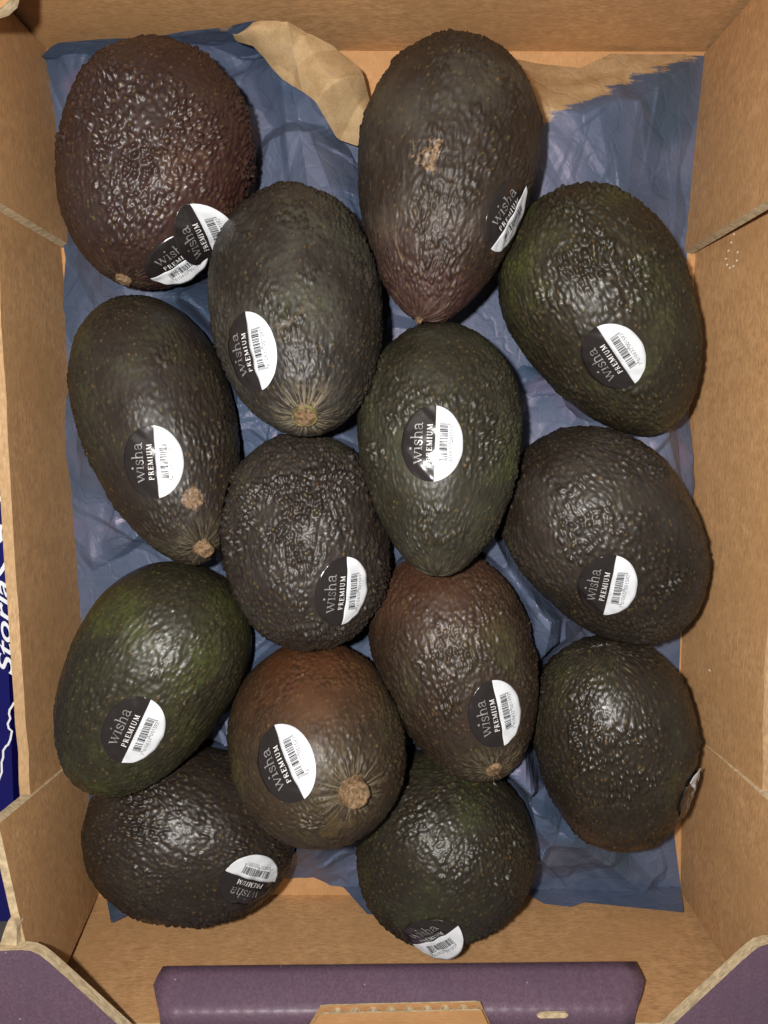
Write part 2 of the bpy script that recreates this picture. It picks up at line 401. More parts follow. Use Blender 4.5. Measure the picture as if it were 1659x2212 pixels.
STK = [
 (1, (0.0105, -0.0220, 0.0328), (0.085, -0.629, -0.773)),
 (1, (0.0135, -0.0275, 0.0218), (0.881, 0.256, -0.398)),
 (2, (0.0174, -0.0235, 0.0164), (-0.002, -0.357, -0.934)),
 (3, (0.0207, 0.0154, 0.0309), (0.465, 0.038, -0.884)),
 (4, (0.0276, 0.0135, 0.0139), (0.201, 0.145, -0.969)),
 (5, (0.0261, -0.0018, 0.0201), (0.229, -0.273, -0.935)),
 (6, (0.0287, 0.0050, 0.0097), (0.215, -0.005, -0.977)),
 (7, (0.0242, -0.0146, 0.0228), (0.365, -0.190, -0.911)),
 (8, (0.0316, 0.0154, 0.0056), (0.390, -0.586, -0.711)),
 (9, (0.0290, -0.0073, 0.0151), (0.277, 0.019, -0.961)),
 (10, (0.0244, 0.0009, 0.0301), (0.627, -0.133, -0.767)),
 (11, (0.0264, -0.0076, 0.0203), (0.326, -0.108, -0.939)),
 (12, (0.0192, -0.0239, 0.0133), (0.583, 0.258, -0.770)),
 (13, (0.0302, -0.0010, 0.0245), (0.373, -0.359, -0.856)),
 (14, (0.0323, -0.0044, 0.0140), (0.372, -0.236, -0.898)),
]
STEMP = {1: (.0054, -.002, .0452), 3: (.0070, .0007, .0518), 5: (.0078, -.0052, .0522), 10: (.0045, -.0118, .0398), 11: (.0135, -.0005, .0410), 2: (.0011, .0029, .0541)}
def prof(u, n, p): return np.sqrt(np.clip(1 - np.abs(u) ** np.where(u > 0, 2.8, 2.15), 0, 1)) * (1 - n * ((u + 1) / 2) ** p)
_uu = np.linspace(-1, 1, 400)
def rad(u, n, p, W): return prof(u, n, p) / prof(_uu, n, p).max() * W / 2
def rotm(a, tau):
    a, tau = math.radians(a), math.radians(tau)
    ax = Vector((math.cos(a) * math.cos(tau), math.sin(a) * math.cos(tau), math.sin(tau)))
    y = ax.cross(Vector((0, 0, 1))).normalized(); x = y.cross(ax)
    return np.array([x, y, ax]).T
# numpy noise used to raise the pebbled skin
def h3(x, y, z, sd):
    with np.errstate(over='ignore'):
        n = (x.astype(np.uint32) * np.uint32(374761393) + y.astype(np.uint32) * np.uint32(668265263) + z.astype(np.uint32) * np.uint32(2147483647) + np.uint32(sd * 974711 + 17))
        n = (n ^ (n >> np.uint32(13))) * np.uint32(1274126177); n = (n ^ (n >> np.uint32(16))) * np.uint32(2246822519); n ^= n >> np.uint32(13)
    return (n & np.uint32(0xffffff)).astype(np.float32) / np.float32(0xffffff)
def vnoise(p, sd):
    i = np.floor(p).astype(np.int64); f = (p - i).astype(np.float32); f = f * f * f * (f * (f * 6 - 15) + 10); out = 0
    for a in (0, 1):
        wa = f[:, 0] if a else 1 - f[:, 0]
        for b in (0, 1):
            wb = f[:, 1] if b else 1 - f[:, 1]
            for c in (0, 1):
                wc = f[:, 2] if c else 1 - f[:, 2]
                out = out + wa * wb * wc * h3(i[:, 0] + a, i[:, 1] + b, i[:, 2] + c, sd)
    return out
RM = np.array([[.36, .48, -.8], [-.8, .6, 0], [.48, .64, .6]])
def fbm(p, sd, oct=3):
    v, a, t = 0, 1.0, 0
    for o in range(oct):
        v = v + a * vnoise(p, sd + o); t += a; a *= .5; p = (p * 2.03) @ RM
    return v / t
def worley(p, sd, jit=.85):
    i = np.floor(p).astype(np.int64); f1 = np.full(len(p), 9, np.float32); f2 = f1.copy(); idr = np.zeros(len(p), np.float32)
    for a in (-1, 0, 1):
        for b in (-1, 0, 1):
            for c in (-1, 0, 1):
                x, y, z = i[:, 0] + a, i[:, 1] + b, i[:, 2] + c
                d = (x + .5 + jit * (h3(x, y, z, sd) - .5) - p[:, 0]) ** 2 + (y + .5 + jit * (h3(x, y, z, sd + 1) - .5) - p[:, 1]) ** 2 + (z + .5 + jit * (h3(x, y, z, sd + 2) - .5) - p[:, 2]) ** 2
                d = d.astype(np.float32); m = d < f1
                f2 = np.where(m, f1, np.minimum(f2, d)); idr = np.where(m, h3(x, y, z, sd + 3), idr); f1 = np.where(m, d, f1)
    return np.sqrt(f1), np.sqrt(f2), idr
def sst(x, a, b):
    t = np.clip((x - a) / (b - a), 0, 1); return t * t * (3 - 2 * t)
def theta_fine():
    return np.concatenate([np.linspace(-R_(112), R_(112), 310, endpoint=False), np.linspace(R_(112), 2 * np.pi - R_(112), 44, endpoint=False)])
RES = {'fine': (228, theta_fine()), 'base': (70, np.linspace(0, 2 * np.pi, 96, endpoint=False))}
def body_verts(k, res):
    nv, th = RES[res]
    c, a, tau, L, W, n, p = AV[k]; rg = np.random.RandomState(k)
    ph = np.linspace(0, np.pi, nv + 1)[1:-1]; u = -np.cos(ph)
    r = rad(u, n, p, W)[:, None] * np.ones(len(th))
    # gentle irregularity so no two are turned on a lathe
    f = np.zeros_like(r)
    for q in range(1, 5):
        for s in range(0, 4):
            f += rg.normal(0, .012 / (q + .5 * s)) * np.cos(q * th[None, :] + rg.uniform(0, 6.28)) * np.cos(s * ph[:, None] * 1.0 + rg.uniform(0, 6.28)) * np.sin(ph)[:, None]
    r = r * (1 + f)
    v = np.stack([r * np.cos(th), r * np.sin(th), np.repeat((u * L / 2)[:, None], len(th), 1)], -1).reshape(-1, 3)
    return np.vstack([v, [[0, 0, -L / 2], [0, 0, L / 2]]])
def grid_faces(res):
    nv, th = RES[res]; nu = len(th); m = nv - 1
    i, j = np.meshgrid(np.arange(m - 1), np.arange(nu), indexing='ij'); j2 = (j + 1) % nu
    quads = np.stack([i * nu + j, i * nu + j2, (i + 1) * nu + j2, (i + 1) * nu + j], -1).reshape(-1, 4)
    jj = np.arange(nu); k2 = (jj + 1) % nu; b = (m - 1) * nu
    tris = np.vstack([np.stack([np.full(nu, m * nu), k2, jj], 1), np.stack([np.full(nu, m * nu + 1), b + jj, b + k2], 1)])
    return quads, tris
def np_mesh(name, V, quads, tris, mat, parent):
    me = bpy.data.meshes.new(name); me.vertices.add(len(V)); me.vertices.foreach_set('co', V.astype(np.float32).ravel())
    loops = np.concatenate([quads.ravel(), tris.ravel()]).astype(np.int32)
    st = np.concatenate([np.arange(len(quads)) * 4, len(quads) * 4 + np.arange(len(tris)) * 3]).astype(np.int32)
    me.loops.add(len(loops)); me.loops.foreach_set('vertex_index', loops)
    me.polygons.add(len(st)); me.polygons.foreach_set('loop_start', st)
    me.polygons.foreach_set('use_smooth', np.ones(len(st), bool)); me.materials.append(mat)
    me.update(calc_edges=True); me.validate()
    o = bpy.data.objects.new(name, me); COL.objects.link(o); o.parent = parent; return o
def pebbles(k, V, d, e, sd):
    """distance to the nearest / second nearest pebble centre scattered over the fruit, in units of the spacing d"""
    c, a, tau, L, W, n, p = AV[k]
    u = -np.cos(np.linspace(0, np.pi, 600)); z = u * L / 2; r = rad(u, n, p, W)
    arc_ = np.r_[0, np.cumsum(np.hypot(np.diff(z), np.diff(r)))]
    sv = np.interp(V[:, 2], z, arc_); th = np.arctan2(V[:, 1], V[:, 0]); row = np.floor(sv / (d * e)).astype(np.int64)
    rv = np.interp(sv, arc_, r)
    f1 = np.full(len(V), 9.0); f2 = f1.copy(); idr = np.zeros(len(V))
    for dr in (-1, 0, 1):
        q = row + dr; sc_ = (q + .5) * d * e; R0 = np.interp(sc_, arc_, r); nn = np.maximum(1, np.round(2 * np.pi * R0 / d)).astype(np.int64)
        of = h3(q, q * 0 + 3, q * 0, sd); cell = np.floor(th / (2 * np.pi) * nn + of).astype(np.int64)
        for dc in (-1, 0, 1):
            cc = cell + dc; cm = cc % nn; j1 = h3(q, cm, q * 0 + 1, sd); j2 = h3(q, cm, q * 0 + 2, sd); j3 = h3(q, cm, q * 0 + 3, sd)
            ds = (sv - sc_ - (j1 - .5) * .85 * d * e) / e; dth = th - (cc + .5 + (j2 - .5) * .85 - of) / nn * 2 * np.pi
            dist = np.hypot(ds, dth * rv) / d; m = dist < f1
            f2 = np.where(m, f1, np.minimum(f2, dist)); idr = np.where(m, j3, idr); f1 = np.where(m, dist, f1)
    return f1, f2, idr
def skin(k, V, bumpy, wrink, stem, smooth=0.0):
    """raise nodules, wrinkles and dents; returns displaced vertices and the mask channels"""
    L = AV[k][3]; sd = k * 20; S = V * np.array([1, 1, .74]) + k * .37
    wp = np.stack([vnoise(S * 190, sd + 1), vnoise(S * 190, sd + 2), vnoise(S * 190, sd + 3)], 1) - .5
    big = fbm(V * 34 + k, sd + 4, 2)
    sp_ = .0021 if bumpy > 1.1 else .00185
    wl = np.stack([vnoise(V * 110, sd + 31), vnoise(V * 110, sd + 32), vnoise(V * 110, sd + 33)], 1) - .5
    f1, f2, idr = pebbles(k, V + wp * .0016 + wl * .0030, sp_, 1.15, sd + 5)
    size = .30 + .42 * idr
    nod = (1 - sst(f1 / size, .25, 1.15)) * (.45 + .75 * idr)
    groove = 1 - sst(f2 - f1, .0, .22)
    sel = sst(vnoise(V * 48 + 3, sd + 8), .35, .65)
    nd = nod * (1 - .55 * sel) * (.35 + 1.0 * sst(vnoise(V * 120 + 9, sd + 36), .25, .7))
    wr = fbm((V * np.array([1, 1, .45]) + wp * .004) * 520, sd + 12, 3) - .5
    lump = fbm(V * 95 + k, sd + 15, 2) - .5
    amp = (.5 + .6 * sst(big, .3, .68)) * (1 - smooth * (1 - sst(V[:, 2], -.035, .02)))
    for (kk, pos, td) in STK:
        if kk == k: amp = amp * (.18 + .82 * sst(np.linalg.norm(V - np.array(pos), axis=1), .0115, .0150))
    D = V - np.array(stem); dl = np.linalg.norm(D, axis=1) + 1e-6; near = 1 - sst(dl, .005, .02)
    rf = fbm(D / dl[:, None] * 9, sd + 18, 2) - .5
    h = (nd * 1.15 * bumpy - groove * .22 * bumpy + wr * 1.3 * wrink + (fbm(V * 1150, sd + 40, 2) - .5) * .42) * amp * (1 - .8 * near) + rf * near * 1.1 + lump * .8 * (1 - near)
    h = h - .8 * (1 - sst(dl, .001, .009))
    N = V / np.array([1, 1, 1.9]); N /= np.linalg.norm(N, axis=1)[:, None] + 1e-9
    out = V + N * (h * .00078)[:, None]
    c1, c2, cid = worley(V * 46 + (wp * .35), sd + 21)
    cork = (1 - sst(c2 - c1, .01, .04)) * sst(vnoise(V * 70, sd + 24), .80, .86)
    cork = cork * (.8 if k == 2 else .4 if k == 3 else 0.1)
    lid = (idr * 13.7) % 1
    lent = (1 - sst(f1, .07, .26)) * sst(lid, .62, 1.0)
    return out, np.stack([np.clip(nd * (.4 + .6 * amp), 0, 1), cork, lent, (lid * 7) % 1], 1)
QF, TF = grid_faces('fine'); QB, TB = grid_faces('base')
ROT = {k: rotm(AV[k][1], AV[k][2]) for k in AV}
LOC = {k: body_verts(k, 'fine') for k in AV}
# fruit that lean on each other are pressed slightly flat where they touch
for _ in range(2):
    for i in AV:
        Wd = LOC[i] @ ROT[i].T + np.array(AV[i][0]); push = np.zeros(len(Wd))
        for j in AV:
            if i == j or np.linalg.norm(np.array(AV[i][0]) - np.array(AV[j][0])) > .12: continue
            c, a, tau, L, W, n, p = AV[j]; q = (Wd - np.array(c)) @ ROT[j]; u = q[:, 2] / (L / 2)
            d = np.where(abs(u) < 1, np.minimum(rad(np.clip(u, -1, 1), n, p, W) + .0006 - np.hypot(q[:, 0], q[:, 1]), (1 - abs(u)) * L / 2), 0)
            push = np.maximum(push, np.clip(d, 0, None))
        s = LOC[i]; ln = np.linalg.norm(s, axis=1) + 1e-9
        LOC[i] = s * (1 - .55 * push / ln)[:, None]
WORLD = {k: LOC[k] @ ROT[k].T + np.array(AV[k][0]) for k in AV}

#        dark                 green               warm           warm_dir(1/m)   bumpy gmix
DK = (.030, .021, .018); DK2 = (.024, .019, .0165); GR = (.036, .041, .014)
LOOK = {
 1: dict(dark=(.044, .022, .021), green=(.048, .036, .017), warm=(.080, .025, .018), warm_world=(14, -7, 4), bumpy=1.35, gmix=.35, streak=.2, rough=.34),
 2: dict(dark=(.034, .023, .017), green=(.044, .038, .014), warm=(.075, .024, .022), warm_dir=(0, 0, 15), bumpy=.7, wrink=1.15, gmix=.5, streak=.25, rough=.44, scar=((0.031, 0.0075, 0.0065), .0042, True), waxy_sheen=.3),
 3: dict(dark=(.028, .023, .020), green=(.031, .034, .017), warm=None, warm_dir=None, bumpy=.70, gmix=.5, streak=.95, rough=.42, waxy_sheen=.35),
 4: dict(dark=(.032, .026, .017), green=(.050, .054, .015), warm=None, warm_dir=None, bumpy=1.15, gmix=.55, streak=.2, rough=.38, waxy_sheen=.1),
 5: dict(dark=(.030, .022, .018), green=(.036, .036, .015), warm=None, warm_dir=None, bumpy=.75, gmix=.55, streak=.35, rough=.38, scar=((0.0185, -0.0102, 0.0362), .0046, False), waxy_sheen=.12),
 6: dict(dark=(.030, .027, .017), green=(.042, .056, .013), warm=None, warm_dir=None, bumpy=1.05, gmix=.45, streak=.2, rough=.40, waxy_sheen=.2),
 7: dict(dark=(.030, .022, .020), green=(.030, .028, .017), warm=None, warm_dir=None, bumpy=1.20, gmix=.4, streak=.2, rough=.38, waxy_sheen=.2),
 8: dict(dark=(.030, .0225, .018), green=(.032, .028, .016), warm=None, warm_dir=None, bumpy=1.15, gmix=.3, streak=.2, rough=.36, waxy_sheen=.2),
 9: dict(dark=(.033, .030, .019), green=(.046, .056, .014), warm=None, warm_dir=None, bumpy=.62, gmix=.62, streak=.2, rough=.34, waxy_sheen=.06),
 10: dict(dark=(.046, .030, .018), green=(.052, .044, .016), warm=(.120, .036, .011), warm_world=(-4, 20, 2), bumpy=.72, gmix=.5, streak=.6, rough=.42, waxy_sheen=.12),
 11: dict(dark=(.040, .026, .018), green=(.050, .048, .016), warm=(.070, .028, .015), warm_dir=(6, 0, -20), bumpy=.95, gmix=.5, streak=.6, rough=.38, waxy_sheen=.12),
 12: dict(dark=(.031, .024, .018), green=(.040, .041, .015), warm=(.060, .026, .016), warm_dir=(0, 10, 14), bumpy=1.25, gmix=.5, streak=.2, rough=.32, waxy_sheen=.12),
 13: dict(dark=(.028, .020, .016), green=(.026, .024, .016), warm=None, warm_dir=None, bumpy=.95, gmix=.3, streak=.2, rough=.34, waxy_sheen=.1),
 14: dict(dark=(.029, .024, .017), green=(.036, .046, .014), warm=None, warm_dir=None, bumpy=1.0, gmix=.5, streak=.2, rough=.36, waxy_sheen=.1),
}
LABEL = {
 1: 'reddish-brown pebbly avocado with two overlapping stickers, in the upper left corner',
 2: 'long brown avocado with a ragged tan scar, against the top wall',
 3: 'dark avocado with a round pale stem scar ringed by tan streaks',
 4: 'green-speckled avocado by the right wall with its round sticker tilted to the left',
 5: 'pear-shaped brown-green avocado by the left wall with a small brown spot below its sticker',
 6: 'slim green-black avocado in the middle of the box with glare on its sticker',
 7: 'blackish egg-shaped avocado left of the middle with its sticker near the lower right edge',
 8: 'black avocado leaning on the right wall, second down, with its sticker in the middle',
 9: 'smooth dark green avocado against the left wall with its sticker near the lower end',
 10: 'brown avocado with an orange patch on top and a corky stem stub facing up',
 11: 'brown speckled avocado below the middle, its stem scar just under the sticker',
 12: 'dark pebbly avocado by the lower right wall with a sticker peeling off its side',
 13: 'black avocado in the lower left corner with its sticker upside down',
 14: 'dark green avocado at the bottom wall with a sticker hanging over its lower end',
}
# ------------------------------------------------------------------ sticker lettering: drawn glyph by glyph
def arc(cx, cy, rx, ry, a0, a1, n=10):
    return [(cx + rx * math.cos(R_(a0 + (a1 - a0) * i / n)), cy + ry * math.sin(R_(a0 + (a1 - a0) * i / n))) for i in range(n + 1)]
TK, TN = .17, .07
G = {  # glyph: (advance, [(points, width or (w0, w1, ...))])
 'w': (1.42, [([(.08, 1), (.42, 0)], TK), ([(.42, 0), (.74, .95)], TN), ([(.66, 1), (1.0, 0)], TK), ([(1.0, 0), (1.30, 1)], TN), ([(-.04, .98), (.26, .98)], .06), ([(.54, .98), (.84, .98)], .06), ([(1.16, .98), (1.42, .98)], .06)]),
 'i': (.50, [([(.24, 0), (.24, 1)], TK), ([(.06, .03), (.44, .03)], .06), ([(.06, .95), (.24, .98)], .07), ([(.13, 1.52), (.35, 1.52)], .24)]),
 's': (.70, [([(.58, .74)] + arc(.35, .73, .22, .23, 20, 200, 8) + [(.30, .54), (.46, .44)] + arc(.34, .26, .24, .25, 40, -160, 8), .11), ([(.59, .66), (.59, .92)], .06), ([(.09, .08), (.09, .34)], .06)]),
 'h': (1.0, [([(.2, 0), (.2, 1.56)], TK), ([(.2, .72)] + arc(.48, .66, .26, .31, 150, 10, 8) + [(.74, 0)], .13), ([(.03, .03), (.38, .03)], .06), ([(.57, .03), (.92, .03)], .06), ([(.03, 1.50), (.2, 1.54)], .07)]),
 'a': (.86, [(arc(.36, .72, .26, .26, 165, 10, 8) + [(.62, .14), (.70, .04), (.82, .05)], .14), ([(.62, .60), (.40, .52)] + arc(.33, .27, .23, .25, 100, 300, 9) + [(.62, .20)], .10), ([(.10, .72), (.18, .78)], .13)]),
 'P': (.82, [([(.2, 0), (.2, 1)], TK), ([(.2, .97), (.42, .97)] + arc(.42, .73, .26, .24, 90, -90, 8) + [(.2, .49)], .09), ([(.05, .03), (.38, .03)], .06), ([(.05, .97), (.2, .97)], .06)]),
 'R': (.90, [([(.2, 0), (.2, 1)], TK), ([(.2, .97), (.42, .97)] + arc(.42, .74, .24, .23, 90, -90, 8) + [(.2, .51)], .09), ([(.42, .50), (.78, .02)], .15), ([(.05, .03), (.36, .03)], .06), ([(.05, .97), (.2, .97)], .06)]),
 'E': (.80, [([(.2, 0), (.2, 1)], TK), ([(.05, .97), (.70, .97)], .07), ([(.2, .52), (.55, .52)], .07), ([(.05, .03), (.72, .03)], .07), ([(.69, .80), (.69, 1)], .06), ([(.71, 0), (.71, .22)], .06), ([(.55, .42), (.55, .62)], .05)]),
 'M': (1.15, [([(.16, 0), (.20, 1)], TN), ([(.20, 1), (.56, .06)], TK), ([(.56, .06), (.92, 1)], TN), ([(.92, 1), (.96, 0)], TK), ([(.03, .03), (.30, .03)], .06), ([(.80, .03), (1.10, .03)], .06), ([(.05, .97), (.22, .97)], .06), ([(.90, .97), (1.08, .97)], .06)]),
 'I': (.46, [([(.22, 0), (.22, 1)], TK), ([(.06, .03), (.39, .03)], .06), ([(.06, .97), (.39, .97)], .06)]),
 'U': (.98, [([(.2, 1), (.2, .36)] + arc(.47, .32, .27, .29, 180, 360, 10) + [(.74, 1)], .11), ([(.05, .97), (.36, .97)], .06), ([(.60, .97), (.90, .97)], .06)]),
 'A': (.90, [([(.1, 0), (.44, 1)], .07), ([(.44, 1), (.80, 0)], .13), ([(.24, .34), (.66, .34)], .06)]),
 'V': (.90, [([(.1, 1), (.46, 0)], .13), ([(.46, 0), (.80, 1)], .07)]),
 'O': (1.0, [(arc(.48, .5, .38, .47, 0, 360, 18), .10)]),
 'C': (.92, [(arc(.50, .5, .38, .47, 50, 310, 14), .10)]),
 'T': (.80, [([(.4, 0), (.4, 1)], .12), ([(.08, .97), (.72, .97)], .07)]),
}
w_ = .11
DG = {
 '7': [([(.08, .95), (.56, .95), (.26, 0)], w_)],
 '6': [([(.48, .98), (.22, .62)], w_), (arc(.32, .31, .24, .27, 0, 360, 14), w_)],
 '1': [([(.16, .76), (.34, .96), (.34, 0)], w_)],
 '0': [(arc(.32, .5, .24, .46, 0, 360, 16), w_)],
 '3': [(arc(.30, .73, .22, .22, 140, -80, 9) + arc(.30, .27, .25, .25, 80, -140, 9), w_)],
 '2': [(arc(.31, .70, .23, .25, 160, -30, 8) + [(.08, .05), (.56, .05)], w_)],
 '5': [([(.52, .95), (.16, .95), (.13, .55)] + arc(.30, .31, .25, .27, 120, -140, 10), w_)],
 '9': [([(.18, .02), (.44, .40)], w_), (arc(.32, .69, .24, .27, 0, 360, 14), w_)],
}
def strokes_to_quads(pts, wd):
    """ribbon along a polyline with mitred joints"""
    n = len(pts); out = []
    closed = n > 3 and abs(pts[0][0] - pts[-1][0]) < 1e-6 and abs(pts[0][1] - pts[-1][1]) < 1e-6
    for i in range(n):
        a = pts[i - 1] if i > 0 else (pts[-2] if closed else pts[0]); b = pts[i + 1] if i < n - 1 else (pts[1] if closed else pts[-1])
        dx, dy = b[0] - a[0], b[1] - a[1]; l = math.hypot(dx, dy) or 1
        out.append(((pts[i][0] - dy / l * wd / 2, pts[i][1] + dx / l * wd / 2), (pts[i][0] + dy / l * wd / 2, pts[i][1] - dx / l * wd / 2)))
    return out
def subdiv_line(pts, m):
    o = []
    for a, b in zip(pts[:-1], pts[1:]):
        l = math.hypot(b[0] - a[0], b[1] - a[1]); k = max(1, int(l / m))
        for j in range(k): o.append((a[0] + (b[0] - a[0]) * j / k, a[1] + (b[1] - a[1]) * j / k))
    return o + [pts[-1]]
def text_ribbons(txt, table, size, a_start, length, base_b, thick=1.0, track=0.0):
    """ribbons in sticker coordinates: a along the text, b across (positive = below the text)"""
    adv = lambda ch: (table[ch][0] if table is G else .64) + track
    tot = sum(adv(c) for c in txt) - track
    sx = length / tot; x = 0; out = []
    for ch in txt:
        for pts, wd in (table[ch][1] if table is G else table[ch]):
            q = [(a_start + (x + px) * sx, base_b - py * size) for px, py in pts]
            out.append(strokes_to_quads(subdiv_line(q, .0012), wd * thick * size))
        x += adv(ch)
    return out
LL = ['0001101', '0011001', '0010011', '0111101', '0100011', '0110001', '0101111', '0111011', '0110111', '0001011']
GG = [''.join('1' if b == '0' else '0' for b in reversed(''.join('1' if q == '0' else '0' for q in s)))[::1] for s in LL]
def ean13(d):
    inv = lambda s: ''.join('1' if b == '0' else '0' for b in s)
    par = ['LLLLLL', 'LLGLGG', 'LLGGLG', 'LLGGGL', 'LGLLGG', 'LGGLLG', 'LGGGLL', 'LGLGLG', 'LGLGGL', 'LGGLGL'][int(d[0])]
    s = '101'
    for c, q in zip(d[1:7], par):
        l = LL[int(c)]; s += l if q == 'L' else inv(l)[::-1]
    s += '01010'
    for c in d[7:]: s += inv(LL[int(c)])
    return s + '101'
CODE = ean13('7610632001592')
def bar_ribbons():
    out = []; m = .0152 / 95; i = 0; s0 = -.0076
    while i < 95:
        if CODE[i] == '1':
            j = i
            while j < 95 and CODE[j] == '1': j += 1
            guard = i < 3 or i >= 92 or 45 <= i < 50
            a0, a1 = s0 + i * m, s0 + j * m; b0, b1 = .0028, (.0070 if guard else .0058)
            k = 4; out.append([((a0, b0 + (b1 - b0) * q / k), (a1, b0 + (b1 - b0) * q / k)) for q in range(k + 1)]); i = j
        else: i += 1
    return out
RIB = {
 'silver_lettering': (M_silver, text_ribbons('wisha', G, .0029, -.0080, .0160, -.0036, .98)),
 'white_lettering': (M_wtext, text_ribbons('PREMIUM', G, .0020, -.0072, .0144, .0001, 1.0, .16)),
 'grey_lettering': (M_grey, text_ribbons('AVOCAT', G, .00105, -.0034, .0068, .0024, .9, .3)),
 'barcode': (M_bar, bar_ribbons()),
 'digits': (M_bar, text_ribbons('7', DG, .0014, -.0089, .0009, .0078) + text_ribbons('610632', DG, .0014, -.0069, .0064, .0078, 1, .08) + text_ribbons('001592', DG, .0014, .0004, .0064, .0078, 1, .08)),
}
SA, SB, B0 = .0146, .0116, .0012
def make_sticker(parent, k, pos, tdir, bv, lift, idx, scale=1.0, over=0.0):
    P = Vector(pos); T = Vector(tdir).normalized()
    h = bv.find_nearest(P); P = h[0]
    c = Vector((0, 0, 0)); N = h[1]
    if N.dot(P) < 0: N = -N
    T = (T - N * T.dot(N)).normalized(); B = T.cross(N).normalized()
    rg = random.Random(idx * 7 + 1); ph = [rg.uniform(0, 6.28) for _ in range(6)]
    cache = {}
    def mp(a, b, off):
        key = (round(a, 6), round(b, 6))
        if key not in cache:
            S0 = P + T * a * scale + B * b * scale
            hit = bv.ray_cast(S0 + N * .02, -N, .05)
            r2 = a * a + b * b
            flat = S0 - N * r2 / (2 * .034)
            if hit[0] is None: Q, n2 = flat, N
            else:
                Q, n2 = hit[0], hit[1]
                if n2.dot(N) < 0: n2 = -n2
                dep = (S0 - Q).dot(N); lim = r2 / (2 * .022)
                if dep > lim + .0005: Q = S0 - N * (lim + .0005)
            wob = .00020 * (math.sin(a * 620 + ph[0]) * math.sin(b * 540 + ph[1]) + .6 * math.sin((a + b) * 900 + ph[2]))
            lf = lift(a, b) if lift else 0.0
            cache[key] = (Q + N * (lf + over) + n2 * (.00062 + wob), n2)
        Q, n2 = cache[key]
        return Q + n2 * off
    def half(name, par, b_from, sgn, mat, off, na=34, nb=9):
        vs, fs = [], []
        amax = SA * math.sqrt(max(0, 1 - (b_from / SB) ** 2)) if sgn else SA
        ring = []
        for i in range(na + 1):
            s = math.cos(math.pi * (1 - i / na)); a = amax * s
            e = SB * math.sqrt(max(0, 1 - (a / SA) ** 2))
            lo = b_from if sgn else -e; hi = e
            if hi < lo: hi = lo
            for j in range(nb + 1): vs.append(mp(a, lo + (hi - lo) * j / nb, off))
        for i in range(na):
            for j in range(nb):
                q = i * (nb + 1) + j; fs.append((q, q + nb + 1, q + nb + 2, q + 1))
        # rim skirt gives the paper its thickness
        top = len(vs); edge = [i * (nb + 1) + nb for i in range(na + 1)] + ([i * (nb + 1) for i in range(na, -1, -1)])
        for e_ in edge: vs.append(Vector(vs[e_]) - N * .00018)
        for q in range(len(edge)):
            q2 = (q + 1) % len(edge); fs.append((edge[q], edge[q2], top + q2, top + q))
        return mesh_obj(name, vs, fs, mat, par, smooth=True)
    st = half('sticker', parent, 0, 0, M_sblack, 0.0, nb=18)
    half('white_half', st, B0, 1, M_swhite, .00005)
    for nm, (mat, rib) in RIB.items():
        vs, fs = [], []
        for q, r in enumerate(rib):
            off = .00013 + (q % 40) * 3e-6
            b = len(vs)
            for (l, rr) in r:
                vs.append(mp(l[0], l[1], off)); vs.append(mp(rr[0], rr[1], off))
            for i in range(len(r) - 1): fs.append((b + 2 * i, b + 2 * i + 1, b + 2 * i + 3, b + 2 * i + 2))
        mesh_obj(nm, vs, fs, mat, st)
    return st

LIFT = {0: lambda a, b: max(0, b - .004) * .35, 1: lambda a, b: max(0, b + .001) * .55 + .0012, 12: lambda a, b: .0002 + max(0, b) * .07,
        14: lambda a, b: max(0, b - .001) * .45, 13: lambda a, b: 0.0}
def make_stem(k, parent):
    pos = Vector(STEMP[k]); L = AV[k][3]
    bv = BVH[k]; h = bv.find_nearest(pos); pos = h[0]; N = h[1]
    if N.dot(pos) < 0: N = -N
    if k == 5: N = (N + Vector((.1, -.5, .6))).normalized()
    r, hgt = {1: (.0026, .0014), 3: (.0036, .0003), 5: (.0027, .0036), 10: (.0043, .0052), 11: (.0028, .0007), 2: (.0012, .0012)}[k]
    rg = random.Random(k); q = N.to_track_quat('Z', 'Y')
    prf = [(1.25, -.0015), (1.15, .0002), (1.0, hgt * .5), (.95, hgt), (.72, hgt * 1.08), (.35, hgt * .9), (0.02, hgt * .95)]
    nseg = 26; jit = [1 + rg.uniform(-.07, .07) for _ in range(nseg)]; vs, fs = [], []
    for (f, z) in prf:
        for j in range(nseg):
            a = j * 2 * math.pi / nseg; rr = r * f * (1 + (jit[j] - 1) * 1.0) * (1 + .10 * math.cos(2 * a + k))
            vs.append(pos + q @ Vector((rr * math.cos(a), rr * math.sin(a), z + rg.uniform(-.00018, .00018))))
    for i in range(len(prf) - 1):
        for j in range(nseg):
            j2 = (j + 1) % nseg; fs.append((i * nseg + j, i * nseg + j2, (i + 1) * nseg + j2, (i + 1) * nseg + j))
    st = mesh_obj('stem', vs, fs, M_stem, parent, smooth=True)
    if k == 3:
        vs, fs = [], []
        for j in range(28):
            a = j * 2 * math.pi / 28
            for (f, z) in ((1.32, -.0008), (1.25, .0004), (1.14, .0005), (1.02, -.0004)):
                vs.append(pos + q @ Vector((r * f * math.cos(a), r * f * math.sin(a), z + .0002 * math.sin(3 * a))))
        for j in range(28):
            for m in range(3): fs.append((4 * j + m, 4 * ((j + 1) % 28) + m, 4 * ((j + 1) % 28) + m + 1, 4 * j + m + 1))
        mesh_obj('collar', vs, fs, M_ring, st, smooth=True)
    return st
BVH = {}
AVO = {}
